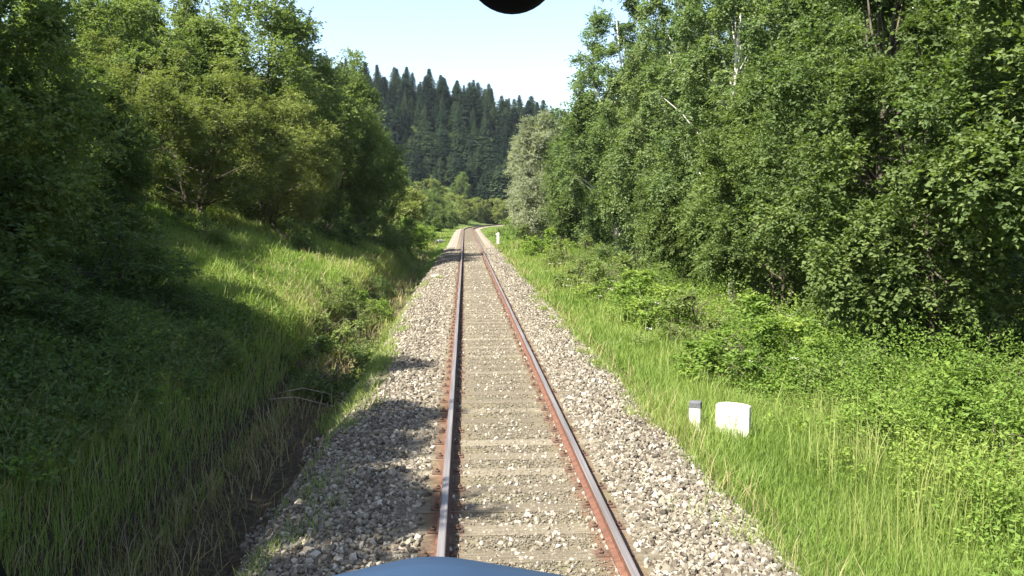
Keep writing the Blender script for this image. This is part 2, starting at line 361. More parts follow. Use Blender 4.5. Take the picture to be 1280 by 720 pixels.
# ---------------------------------------------------------------- leaves, grass
def unit(a): return a / np.maximum(np.linalg.norm(a, axis=-1, keepdims=True), 1e-6)
def leaf_quads(P, T, N, L, Wd):
    """folded rhombic leaves: P base, T long axis, N face normal, L length, Wd width"""
    T = unit(T); B = unit(np.cross(N, T)); Nn = np.cross(T, B); L = L[:, None]; Wd = Wd[:, None]
    mid = P + T * L * 0.45 + Nn * Wd * 0.18
    V = np.stack([P, mid + B * Wd * 0.5, P + T * L - Nn * L * 0.1, mid - B * Wd * 0.5], 1)
    n = len(P); F = np.arange(n * 4).reshape(n, 4)
    return V.reshape(-1, 3), F

def twig_leaves(C, RC, ntw, nl, L, asp, rg, flat=0.8, droop=0.15, tlen=0.75):
    """every clump (centre C, radius RC) carries ntw twigs that each carry nl leaves"""
    nc = len(C); D = unit(rg.normal(size=(nc, ntw, 3)) + np.array([0, 0, 0.25])); D[..., 2] *= flat
    O = C[:, None] + D * RC[:, None, None] * rg.uniform(0.05, 0.5, (nc, ntw, 1))
    ln = RC[:, None] * rg.uniform(0.35, 1.0, (nc, ntw)) * tlen
    D2 = unit(D + rg.normal(scale=0.35, size=D.shape) - np.array([0, 0, droop]))
    t = (np.arange(nl) + 0.6) / nl
    P = O[:, :, None] + D2[:, :, None] * (ln[..., None] * t)[..., None]; P[..., 2] -= (ln[..., None] * t ** 2 * droop * 0.8)
    P = P + rg.normal(scale=0.25 * L, size=P.shape)
    side = np.where(np.arange(nl) % 2, 1, -1)[None, None, :, None]
    lat = unit(np.cross(D2, np.array([0, 0, 1.0])))[:, :, None]
    T = D2[:, :, None] * 0.7 + lat * side * 0.8 + rg.normal(scale=0.35, size=P.shape)
    N = np.array([0, 0, 1.0]) + D[:, :, None] * 0.5 + rg.normal(scale=0.55, size=P.shape)
    P, T, N = (a.reshape(-1, 3) for a in (P, T, N)); n = len(P)
    Ls = L * rg.uniform(0.6, 1.25, n)
    V, F = leaf_quads(P, T, N, Ls, Ls * asp)
    ct = np.repeat(rg.random(nc), ntw * nl); tw = np.repeat(rg.random(nc * ntw), nl)
    tint = np.clip(0.35 * ct + 0.35 * tw + 0.3 * rg.random(n), 0, 1)
    return V, F, tint

def make_tree(kind, seed, H=12.0, Rm=3.6, base=0.12, nclump=120, ntw=30, nl=10, L=0.10, asp=0.6, rc=(0.7, 1.25), leaf='hazel', bk='bark', stems=1, lean=0.0, trad=0.13, topw=0.35, droop=0.15, limbs=26, lobes=0.20):
    """returns (trunk mesh, crown mesh): tapered stems with limbs, clumps of leafy twigs on an uneven envelope"""
    rg = np.random.default_rng(seed); rr = random.Random(seed)
    u = rg.random(nclump * 3); z = base + (1 - base) * u
    prof = np.sin(np.pi * np.clip((z - base) / (1 - base), 0, 1) ** 0.75 * 0.93 + 0.12) ** 0.7 * (1 - (1 - topw) * z ** 2)
    ang = rg.uniform(0, 2 * np.pi, len(z))
    lob = 1 + 0.22 * np.sin(3 * ang + seed) * np.sin(5 * z + seed) + 0.16 * np.sin(7 * ang + 9 * z + seed * 1.7)
    rad = Rm * prof * lob * rg.random(len(z)) ** 0.42
    keep = np.argsort(-(rad / Rm + rg.random(len(z)) * 0.8))[:nclump]
    z, ang, rad = z[keep], ang[keep], rad[keep]
    C = np.stack([rad * np.cos(ang) + lean * z * H, rad * np.sin(ang), z * H - 0.4], -1)
    RC = rg.uniform(*rc, len(C)) * (0.75 + 0.35 * (1 - z))
    C[:, 2] = np.maximum(C[:, 2], RC * 0.35)
    nlob = 22; lc = C[rg.permutation(len(C))[:nlob]]                    # clumps drawn together into boughs, gaps between them
    lc[:, :2] *= (0.98 * Rm * np.clip(np.interp(lc[:, 2] / H, [0, 0.15, 0.45, 0.8, 1], [0.7, 0.85, 1.0, 0.72, 0.25]), 0.2, 1) / np.maximum(np.linalg.norm(lc[:, :2], axis=1), 0.4))[:, None]
    near = np.argmin(((C[:, None] - lc[None]) ** 2).sum(-1) * np.array([1.0]), axis=1)
    C = C + (lc[near] - C) * lobes
    V, F, T = twig_leaves(C, RC, ntw, nl, L, asp, rg, droop=droop)
    crown = np_mesh(kind + '_crown', V, F, M[leaf], tint=T)
    mb = MB(); paths = []
    for s in range(stems):
        a = 2 * math.pi * s / max(stems, 1) + rr.random(); sp = 0 if stems == 1 else Rm * 0.35
        pts = []
        for i in range(7):
            t = i / 6; w = (0.25 if stems == 1 else 0.12) * math.sin(t * 5 + s * 2 + seed)
            pts.append(Vector((math.cos(a) * (0.12 * (stems > 1) + sp * t) + w * t * 1.2 + lean * t * H, math.sin(a) * (0.12 * (stems > 1) + sp * t) + w * 0.7 * t, -0.35 + t * (H * (0.80 if stems == 1 else 0.70) + 0.35) * (1 if s == 0 else rr.uniform(0.75, 0.95)))))
        r0 = trad * (1 if stems == 1 else 0.7); rad_ = [r0 * (1 - 0.86 * (i / 6)) * (1.35 if i == 0 else 1) for i in range(7)]
        mb.tube(pts, rad_, 8); paths.append((pts, rad_))
    idx = rg.permutation(len(C))[:limbs]
    for j, i in enumerate(idx):
        pts, rad_ = paths[j % len(paths)]; c = Vector(C[i]); zt = max(c.z * rr.uniform(0.5, 0.8), 0.3)
        k = 0
        while k < 5 and pts[k + 1].z < zt: k += 1
        f = (zt - pts[k].z) / max(pts[k + 1].z - pts[k].z, 0.01); p0 = pts[k].lerp(pts[k + 1], min(max(f, 0), 1)); r = rad_[k] * 0.42 + 0.006
        m1 = p0.lerp(c, 0.35) + Vector((rr.uniform(-.2, .2), rr.uniform(-.2, .2), 0.25)); m2 = p0.lerp(c, 0.7) + Vector((rr.uniform(-.15, .15), rr.uniform(-.15, .15), 0.2))
        mb.tube([p0, m1, m2, c], [r, r * 0.7, r * 0.45, r * 0.18], 5, cap=False)
    return mb.mesh(kind + '_trunk', [M[bk]], True), crown

PROTO = {}
def plant(kind, name, x, y, h, label, cat='tree', group=None, rz=None, sx=1.0, dz=0.0, sink=0.05):
    """a copy of a kind: an Empty at the foot, trunk and crown under it; h is the height it grows to"""
    tm, cm, H = PROTO[kind]; s = h / H
    o = empty(name, (x, y, G(x, y) - sink + dz), rng.uniform(0, 6.28) if rz is None else rz); o.scale = (s * sx, s * sx, s)
    tag(o, label, cat, group)
    link('trunk' if cat == 'tree' else 'stem', tm, o); link('crown' if cat == 'tree' else 'foliage', cm, o)
    return o

def protos():
    def P(k, H, **a): PROTO[k] = (*make_tree(k, a.pop('seed'), H=H, **a), H)
    P('hazel_a', 9, seed=1, Rm=3.4, base=0.05, nclump=240, ntw=40, nl=12, L=0.098, asp=0.72, rc=(0.55, 1.0), leaf='hazel', stems=4, trad=0.12)
    P('hazel_b', 9, seed=2, Rm=3.2, base=0.10, nclump=230, ntw=40, nl=12, L=0.092, asp=0.66, rc=(0.5, 1.0), leaf='hazel', stems=3, trad=0.12)
    P('alder_a', 14, seed=3, Rm=3.9, base=0.16, nclump=270, ntw=42, nl=11, L=0.108, asp=0.74, rc=(0.6, 1.15), leaf='alder', trad=0.19)
    P('alder_b', 14, seed=4, Rm=3.5, base=0.24, nclump=250, ntw=42, nl=11, L=0.108, asp=0.74, rc=(0.6, 1.1), leaf='alder', trad=0.17)
    P('birch_a', 17, seed=5, Rm=3.2, base=0.08, nclump=330, ntw=30, nl=11, L=0.115, asp=0.72, rc=(0.5, 0.95), leaf='birch', bk='birchbark', trad=0.15, topw=0.42, droop=0.4, lobes=0.06)
    P('birch_b', 17, seed=6, Rm=2.9, base=0.16, nclump=215, ntw=30, nl=11, L=0.115, asp=0.72, rc=(0.5, 0.95), leaf='birch', bk='birchbark', trad=0.13, topw=0.42, droop=0.4, lobes=0.06)
    P('willow', 13, seed=7, Rm=3.9, base=0.05, nclump=220, ntw=34, nl=11, L=0.20, asp=0.34, rc=(0.6, 1.1), leaf='willow', trad=0.2, stems=2)
    P('olive_a', 8, seed=8, Rm=3.4, base=0.05, nclump=200, ntw=36, nl=11, L=0.12, asp=0.42, rc=(0.55, 1.0), leaf='olive', stems=5, trad=0.12)
    P('olive_far', 7, seed=9, Rm=3.3, base=0.02, nclump=90, ntw=24, nl=8, L=0.24, asp=0.5, rc=(0.6, 1.1), leaf='olive', stems=3, trad=0.1)
    P('green_far', 9, seed=10, Rm=3.4, base=0.04, nclump=110, ntw=24, nl=8, L=0.25, asp=0.6, rc=(0.7, 1.2), leaf='hazel', stems=2, trad=0.12)
    P('shrub_a', 2.2, seed=11, Rm=1.25, base=0.0, nclump=42, ntw=26, nl=9, L=0.075, asp=0.6, rc=(0.28, 0.5), leaf='hazel', stems=5, trad=0.03, limbs=20)
    P('shrub_b', 2.0, seed=12, Rm=1.2, base=0.0, nclump=42, ntw=26, nl=9, L=0.095, asp=0.55, rc=(0.28, 0.5), leaf='weed', stems=5, trad=0.025, limbs=20)
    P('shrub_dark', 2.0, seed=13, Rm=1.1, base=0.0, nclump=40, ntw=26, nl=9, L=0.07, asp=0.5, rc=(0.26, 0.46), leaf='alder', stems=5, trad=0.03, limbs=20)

# ---- conifers
def conifer_mesh(seed, H=18.0, Rb=4.8, pw=0.9):
    rg = np.random.default_rng(seed); Ps = []; Ts = []; Ns = []; Ls = []; Ws = []; Ti = []
    nw = 34
    for i in range(nw):
        t = i / (nw - 1); z = H * (0.10 + 0.88 * t); r = Rb * (1 - t) ** pw * rg.uniform(0.65, 1.2) + 0.12
        nb = int(9 + 7 * (1 - t)); ph = rg.random() * 6.28
        for b in range(nb):
            a = ph + 2 * np.pi * b / nb + rg.normal(0, 0.15); rr_ = r * rg.uniform(0.7, 1.15); ns = max(3, int(rr_ / 0.33)); tn = rg.random()
            d = np.array([np.cos(a), np.sin(a), 0]); s_ = np.array([-np.sin(a), np.cos(a), 0])
            for k in range(ns):
                f = (k + 0.5) / ns; p = d * rr_ * f + np.array([0, 0, z - rr_ * (0.5 * f * (1 - 0.35 * f))])
                for sg in (-1, 1):
                    Ps.append(p); Ts.append(d * 0.8 + s_ * sg * 0.6 + np.array([0, 0, -0.45]) + rg.normal(0, 0.15, 3)); Ns.append(np.array([0, 0, 1]) + d * 0.5 + rg.normal(0, 0.3, 3))
                    Ls.append(rg.uniform(0.5, 0.95)); Ws.append(rg.uniform(0.25, 0.42)); Ti.append(0.5 * tn + 0.5 * rg.random())
    V, F = leaf_quads(np.array(Ps), np.array(Ts), np.array(Ns), np.array(Ls), np.array(Ws))
    k = 7; th = np.arange(k) * 2 * np.pi / k; ring = np.stack([np.cos(th), np.sin(th)], -1)
    TV = np.concatenate([np.c_[ring * r_, np.full(k, z_)] for r_, z_ in ((0.22, -1.0), (0.15, H * 0.5), (0.02, H))])
    TF = np.array([(a * k + j, a * k + (j + 1) % k, (a + 1) * k + (j + 1) % k, (a + 1) * k + j) for a in range(2) for j in range(k)]) + len(V)
    return np_mesh('conifer', np.concatenate([V, TV]), np.concatenate([F, TF]), [M['needle'], M['bark']], tint=np.r_[Ti, np.zeros(len(TF))], mi=np.r_[np.zeros(len(F)), np.ones(len(TF))])

# ---- grass and low growth
def blades(P, Hh, Wd, rg, lean=0.35):
    n = len(P); a = rg.uniform(0, 2 * np.pi, n); side = np.stack([np.cos(a), np.sin(a), np.zeros(n)], -1)
    b = a + rg.normal(0, 0.6, n) + 1.57; fw = np.stack([np.cos(b), np.sin(b), np.zeros(n)], -1) * (Hh * rg.uniform(0.1, 1.0, n) * lean * 2)[:, None]
    up = np.array([0, 0, 1.0]) * Hh[:, None]; w = side * Wd[:, None] * 0.5
    V = np.stack([P - w, P + w, P + up * 0.55 + fw * 0.3 - w * 0.8, P + up * 0.55 + fw * 0.3 + w * 0.8, P + up + fw], 1)
    i = np.arange(n)[:, None] * 5
    F = np.concatenate([i + np.array([[0, 1, 3]]), i + np.array([[0, 3, 2]]), i + np.array([[2, 3, 4]])], 1).reshape(-1, 3)
    return V.reshape(-1, 3), F

def patch(x, y):                                 # 0..1 slow variation over the ground
    return 0.5 + 0.25 * np.sin(x * 0.9 + 1.3 * np.sin(y * 0.31)) + 0.25 * np.sin(y * 0.47 + 1.1 * np.sin(x * 0.7))

def grass():
    rg = np.random.default_rng(21)
    def field(n, y0, y1, xa, xb, h, w0, wk):
        Y = y0 * (y1 / y0) ** rg.random(n); U = rg.uniform(xa, xb, n)
        return U, Y, h * rg.uniform(0.5, 1.3, n), w0 + wk * Y
    U1, Y1, H1, W1 = field(270000, 6.5, 190, 2.6, 8.4, 0.33, 0.003, 0.00062)
    U2, Y2, H2, W2 = field(240000, 5.5, 120, -11.5, -3.3, 0.27, 0.003, 0.00062)
    U3, Y3, H3, W3 = field(36000, 6.0, 190, -4.4, -1.75, 0.20, 0.003, 0.0007)
    k3 = rg.random(len(U3)) < (0.05 + 0.95 * (Y3 > 52)) + 0.75 * ((Y3 > 14) & (Y3 < 34) & (U3 > -2.7 + 0.5 * np.sin(Y3 * 0.6)) & (U3 < -1.8))
    U = np.r_[U1, U2, U3[k3]]; Y = np.r_[Y1, Y2, Y3[k3]]; Hh = np.r_[H1, H2, H3[k3]]; Wd = np.r_[W1, W2, W3[k3]]
    edge = 2.85 + 0.16 * np.sin(Y * 0.8) + 0.12 * np.sin(Y * 2.3) + 0.10 * np.sin(Y * 6.1) - 0.5 * rg.random(len(Y)) ** 3; kp = (U < 0) | (U > edge)
    Hh = Hh * np.where(U > 0, np.clip((U - edge) / 1.2 + 0.35, 0.3, 1), 1) * (0.45 + 0.95 * patch(U * 1.6, Y * 1.4)) * np.where(rg.random(len(U)) < 0.06, 1.7, 1)
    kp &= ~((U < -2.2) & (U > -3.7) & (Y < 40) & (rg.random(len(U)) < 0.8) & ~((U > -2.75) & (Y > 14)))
    kp &= ~((U < -4.6) & (Y < 19.5 + 0.5 * U) & (Y > 8.0) & (rg.random(len(U)) < 0.82))  # grass thinned where the bank's shade is painted into the ground
    U, Y, Hh, Wd = U[kp], Y[kp], Hh[kp], Wd[kp]; X = U + shift(Y)
    P = np.stack([X, Y, gz(X, Y) - 0.02], -1); V, F = blades(P, Hh, Wd, rg)
    t = np.clip(0.25 + 0.5 * (patch(U * 1.4, Y * 1.2) - 0.3) + 0.35 * rg.random(len(U)), 0, 1)
    n2 = 7500; kc = rg.integers(0, 150, n2); cy_ = 7 * (70 / 7) ** rg.random(150); cu = np.where(rg.random(150) < 0.38, rg.normal(2.75, 0.22, 150), rg.normal(-1.85, 0.22, 150)); lk = (cu < 0) & (rg.random(150) < 0.4); cy_ = np.where(lk, rg.uniform(13.5, 20, 150), cy_)
    U4 = cu[kc] + rg.normal(0, 0.11, n2); Y4 = cy_[kc] + rg.normal(0, 0.2, n2); P4 = np.stack([U4, Y4, np.interp(U4 - TC, [-2.9, -2.35, -1.75, 1.75, 2.15, 2.75], [-0.95, -0.33, -0.18, -0.18, -0.27, -0.6])], -1)
    Va, Fa = blades(P4, rg.uniform(0.05, 0.2, n2), 0.003 + 0.0006 * Y4, rg, 0.7); F = np.concatenate([F, Fa + len(V)]); V = np.concatenate([V, Va]); t = np.r_[t, np.clip(rg.normal(0.6, 0.2, n2), 0, 1)]
    tag(link('grass', np_mesh('grass', V, F, M['grass'], tint=np.repeat(t, 3))), kind='stuff')
    # dry stalks: ditch edge, bank foot, and the ragged line where grass meets ballast
    n = 16000; Y = 5.5 * (90 / 5.5) ** rg.random(n); w = rg.random(n)
    U = np.where(w < 0.45, rg.normal(-3.5, 0.45, n), np.where(w < 0.5, rg.normal(3.0, 0.18, n), rg.uniform(-9, -3.8, n)))
    X = U + shift(Y); P = np.stack([X, Y, gz(X, Y)], -1)
    V, F = blades(P, rg.uniform(0.12, 0.5, n), 0.004 + 0.0006 * Y, rg, 0.6)
    tag(link('dry_grass', np_mesh('dry_grass', V, F, M['dry'], tint=np.repeat(rg.random(n), 3))), kind='stuff')
    # leafy weeds: each a knot of broad leaves
    n = 9000; Y = 6.5 * (150 / 6.5) ** rg.random(n); U = np.where(rg.random(n) < 0.68, rg.uniform(4.6, 8.6, n), rg.uniform(-10.5, -3.9, n))
    lump = np.clip(0.5 + 0.5 * np.sin(U * 2.6 + Y * 0.9) * np.sin(Y * 1.7 - U) + 0.3 * np.sin(U * 5 + 2.0 * Y), 0, 1)
    keep = np.where(U > 0, rg.random(n) < sstep(4.3, 6.4, U) * (0.2 + 0.8 * lump), rg.random(n) < (0.35 + 0.45 * ((Y > 19) & (Y < 52))) * patch(U, Y) + 0.05); U, Y, lump = U[keep], Y[keep], lump[keep]; X = U + shift(Y)  # light weeds thickened on the left bank to brighten its sunlit stretch
    hh = np.where(U > 0, (0.2 + 0.8 * sstep(4.6, 7.0, U)) * (0.35 + 1.1 * lump), 0.25) * rg.uniform(0.6, 1.2, len(U))
    C = np.stack([X, Y, gz(X, Y) + hh * 0.6], -1)
    V, F, T = twig_leaves(C, 0.16 + hh * 0.5, 11, 6, 0.07, 0.5, rg, flat=1.3, droop=0.2, tlen=1.0)
    T = np.clip(T * 0.6 + 0.4 * np.repeat(np.sin(X * 0.8 + Y * 0.35) * 0.5 + 0.5, 66), 0, 1)
    tag(link('weeds', np_mesh('weeds', V, F, M['weed'], tint=T)), kind='stuff')
    n = 4200; kc = rg.integers(0, 60, n); U = rg.uniform(4.2, 8.2, 60)[kc] + rg.normal(0, 0.35, n); Y = (8 * (90 / 8) ** rg.random(60))[kc] * (1 + rg.normal(0, 0.03, n)); X = U + shift(Y)
    V, F = blades(np.stack([X, Y, gz(X, Y)], -1), rg.uniform(0.5, 1.05, n), 0.004 + 0.0006 * Y, rg, 0.22)
    tag(link('tall_grass', np_mesh('tall_grass', V, F, M['grass'], tint=np.repeat(np.clip(rg.normal(0.85, 0.15, n), 0, 1), 3))), kind='stuff')
    n = 5200; Y = rg.uniform(7.5, 18.5, n); U = rg.uniform(-11, -4.0, n); k = rg.random(n) < sstep(3.9, 5.2, -U) + 0.25; U, Y = U[k], Y[k]  # dark herbs added so the near left bank looks more shaded
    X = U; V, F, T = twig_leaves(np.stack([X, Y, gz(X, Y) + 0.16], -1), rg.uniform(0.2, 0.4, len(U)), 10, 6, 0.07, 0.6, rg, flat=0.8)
    tag(link('herbs_as_shade', np_mesh('herbs_as_shade', V, F, M['alder'], tint=T * 0.6)), kind='stuff')
    # umbel flowers
    n = 60; Y = 16 * (100 / 12) ** rg.random(n); U = rg.uniform(3.6, 8.0, n); X = U + shift(Y); z = gz(X, Y); h = rg.uniform(0.4, 0.95, n)
    k = 14; Cn = np.stack([X, Y, z + h], -1); off = rg.normal(0, 1, (n, k, 3)) * np.array([0.035, 0.035, 0.008]) * (1 + Y[:, None, None] / 60)
    P = (Cn[:, None] + off).reshape(-1, 3); m = len(P); L = np.repeat(0.018 + 0.0006 * Y, k)
    V, F = leaf_quads(P, rg.normal(size=(m, 3)) * np.array([1, 1, 0.2]), np.tile([0, 0, 1.0], (m, 1)) + rg.normal(0, 0.3, (m, 3)), L, L)
    tag(link('wildflowers', np_mesh('wildflowers', V, F, M['petal'], tint=rg.random(m))), kind='stuff')
    V, F = blades(np.stack([X, Y, z], -1), h, np.full(n, 0.008) + Y * 0.0002, rg, 0.0)
    tag(link('flower_stalks', np_mesh('flower_stalks', V, F, M['grass'], tint=np.repeat(rg.random(n) * 0.5, 3))), kind='stuff')

# ---------------------------------------------------------------- plants and their places
def woods():
    protos()
    # right of the line, first row from near to far
    E = 'trees along the right edge of the line'
    for k, x, y, h, sx, lab in [
        ('alder_b', 10.6, 13.0, 13.5, 1.05, 'dark leafy tree at the far right edge of the view, over the shaded hollow'),
        ('hazel_a', 10.4, 18.2, 9.5, 1.0, 'broad green hazel tree behind the two white marker stones'),
        ('alder_a', 10.9, 22.5, 13.5, 0.95, 'tall dark green tree second back from the marker stones, right of the line'),
        ('hazel_b', 9.9, 27.0, 9.5, 0.95, 'bright green bushy tree right of the line, its leaves reaching the grass'),
        ('birch_b', 9.9, 32.0, 18.0, 1.0, 'slender birch with a white bent trunk showing high in the crown'),
        ('hazel_a', 10.2, 37.0, 9.0, 0.9, 'green bushy tree at the foot of the white-trunked birches'),
        ('birch_a', 10.4, 43.0, 18.0, 0.95, 'tall pale green birch rising beside the sky on the right'),
        ('alder_a', 11.0, 50.0, 15.5, 0.9, 'dark green tree above the small dark hollow beyond the verge'),
        ('birch_a', 9.9, 57.0, 19.5, 1.15, 'leaning birch whose top sprays stand out against the sky'),
        ('hazel_b', 9.6, 66.5, 14.0, 0.8, 'round green tree right of the line before the silvery willow'),
        ('willow', 8.7, 76.0, 16.0, 0.95, 'silvery green willow at the end of the tall right-hand row'),
        ('willow', 8.6, 91.0, 16.0, 0.9, 'second silvery willow, set behind the first beside the dark wooded hill'),
        ('green_far', 9.6, 108.0, 8.5, 0.85, 'small bright green tree right of the line beyond the willows'),
        ('olive_far', 10.2, 126.0, 7.0, 0.95, 'low yellowish bush right of the line just before the bend'),
        ('green_far', 12.2, 145.0, 8.0, 0.9, 'rounded green tree on the inside of the bend')]:
        plant(k, k.split('_')[0] + '_tree' if not k.startswith(('green', 'olive')) else 'broadleaf_tree', x, y, h, lab, group=E, sx=sx)
    B = 'trees of the wood behind the right-hand row'
    for i, (x, y, k, h) in enumerate([(15.5, 15, 'alder_a', 16), (15.8, 22, 'alder_b', 17), (15.2, 28.5, 'birch_a', 18), (15.6, 35.5, 'alder_a', 17), (16, 43, 'alder_b', 17), (15.4, 50, 'birch_b', 18), (16, 58, 'alder_a', 16),
                                      (15.5, 67, 'birch_a', 17), (16, 78, 'alder_b', 15), (16.5, 92, 'alder_a', 14), (17, 108, 'green_far', 11), (17.5, 128, 'green_far', 10), (20.5, 150, 'green_far', 11),
                                      (22, 19, 'alder_b', 18), (22, 31, 'alder_a', 18), (22, 46, 'alder_b', 18), (23, 64, 'alder_a', 17)]):
        plant(k, ('birch' if 'birch' in k else 'broadleaf') + '_tree', x, y, h, 'tall birch of the wood, half hidden behind the right-hand row' if 'birch' in k else 'tall dark broadleaf tree of the wood, half hidden behind the right-hand row', group=B)
    # bushes before the right-hand wood
    Sg = 'bushes at the foot of the right-hand trees'
    for k, x, y, h, sx, lab in [
        ('shrub_b', 7.4, 10.6, 1.5, 1.3, 'yellow-green bush at the lower right corner of the view'),
        ('shrub_b', 8.7, 13.2, 1.7, 1.3, 'bright bush in front of the dark hollow on the right'),
        ('shrub_a', 7.6, 15.6, 1.6, 1.2, 'green bush just behind and right of the wide white marker stone'),
        ('shrub_b', 6.6, 12.0, 1.3, 1.5, 'spreading yellow-green bush right of the marker stones, nearest the track'),
        ('shrub_b', 6.3, 17.4, 1.4, 1.4, 'low yellow-green bush between the marker stones and the hazel tree'),
        ('shrub_a', 6.2, 21.2, 1.3, 1.4, 'low green bush in the middle of the verge, beside the pale rock'),
        ('shrub_b', 6.0, 25.6, 1.5, 1.3, 'yellow-green bush standing out from the wood edge at mid verge'),
        ('shrub_b', 6.2, 31.5, 1.6, 1.3, 'light bush standing out into the grass below the birches'),
        ('shrub_a', 6.2, 38.0, 1.9, 1.3, 'green bush standing out into the grass before the dark hollow'),
        ('shrub_b', 7.6, 19.0, 1.8, 1.2, 'light green bush up the verge from the marker stones'),
        ('shrub_a', 7.4, 23.4, 2.0, 1.2, 'round green bush under the hazel at mid verge'),
        ('shrub_b', 7.2, 28.2, 1.8, 1.2, 'pale leafy bush on the verge below the bright green tree'),
        ('shrub_a', 7.3, 34.5, 2.3, 1.1, 'green bush below the white-trunked birches'),
        ('shrub_dark', 7.7, 41.0, 2.2, 1.2, 'dark bush right of the small dark hollow'),
        ('shrub_a', 7.2, 52.0, 2.6, 1.1, 'green bush left of the small dark hollow'),
        ('shrub_b', 6.8, 63.0, 2.4, 1.2, 'light bush on the verge before the willows'),
        ('shrub_a', 7.0, 76.0, 3.0, 1.2, 'green bush below the silvery willow'),
        ('shrub_b', 7.0, 92.0, 3.2, 1.2, 'yellow-green bush on the verge beyond the far white post'),
        ('shrub_a', 7.2, 112.0, 3.4, 1.3, 'green bush on the verge near the bend')]:
        plant(k, 'bush', x - (0.7 if y > 17 else 0.2), y, h * (1.3 if y > 17 else 1.1), lab, 'bush', Sg, sx=sx)
    # left of the line
    Lg = 'trees on the left bank'
    for k, x, y, h, sx, lab in [
        ('hazel_a', -9.0, 4.0, 11.2, 0.95, None), ('alder_b', -8.8, 7.6, 11.0, 1.05, 'overhanging dark tree beside the train, its leaves in the top left corner'), ('alder_b', -11.2, 11.5, 13.0, 1.05, None),
        ('hazel_b', -8.3, 14.2, 7.6, 1.0, 'dark shaded tree at the left edge of the view'),
        ('hazel_a', -9.8, 18.2, 6.2, 1.1, 'shaded hazel tree right of the dark tree at the left edge'),
        ('alder_a', -14.4, 20.5, 10.0, 1.0, 'tall dark tree behind the shaded bank, next to the gap of sky'),
        ('hazel_a', -11.2, 25.5, 5.6, 1.1, 'low hazel tree at the top of the shaded bank'),
        ('olive_a', -12.2, 31.0, 6.6, 1.15, 'yellowish olive-green tree on the left bank in full light'),
        ('olive_a', -11.2, 37.5, 8.2, 1.15, 'second olive-green tree, right of the first and nearer the dome-shaped tree'),
        ('olive_a', -9.6, 44.0, 8.4, 1.0, 'third olive-green tree, in front of the dome-shaped tree'),
        ('hazel_a', -12.2, 50.0, 15.5, 1.0, 'big dome-shaped green tree that stands highest left of the sky'),
        ('hazel_a', -8.6, 57.0, 14.2, 0.80, 'green tree forming the right shoulder of the dome beside the sky'),
        ('alder_a', -7.4, 66.0, 11.0, 1.0, 'dark tree over the deepest shade left of the line'),
        ('olive_far', -9.0, 92.0, 9.5, 1.0, 'brownish olive bushy tree left of the line, past the dark tree'),
        ('olive_far', -8.6, 106.0, 9.0, 0.95, 'second brownish olive tree, right next to the wooded hill'),
        ('green_far', -8.0, 122.0, 6.5, 0.9, 'green tree low beside the line on the outside of the bend'),
        ('green_far', -5.2, 142.0, 6.0, 1.0, 'dark green bushy tree where the left rail leaves the view'),
        ('green_far', -3.6, 165.0, 6.0, 1.0, 'rounded green tree straight behind the bend')]:
        o = plant(k, {'alder': 'alder_tree', 'olive': 'willow_tree', 'hazel': 'hazel_tree', 'green': 'broadleaf_tree'}[k.split('_')[0]], x, y, h, lab or 'dark tree on the left bank beside the train, seen by its shadow', group=Lg, sx=sx)
    Lb = 'trees further up the left bank'
    for x, y, k, h in [(-15.5, 16, 'alder_b', 10), (-14.8, 8, 'alder_a', 12), (-14, 11.5, 'hazel_a', 11), (-16.5, 24, 'alder_a', 11), (-18, 31, 'alder_b', 9.5), (-16.5, 40, 'hazel_a', 10.5), (-16, 47, 'hazel_b', 13), (-20, 56, 'alder_b', 12), (-17, 66, 'hazel_a', 12), (-16, 78, 'alder_a', 11), (-15, 92, 'green_far', 10), (-15, 110, 'green_far', 10), (-15, 130, 'green_far', 9), (-13, 150, 'green_far', 9)]:
        plant(k, 'broadleaf_tree', x, y, h, 'broadleaf tree further up the left bank, half hidden by the front row', group=Lb)
    Sl = 'bushes on the left bank'
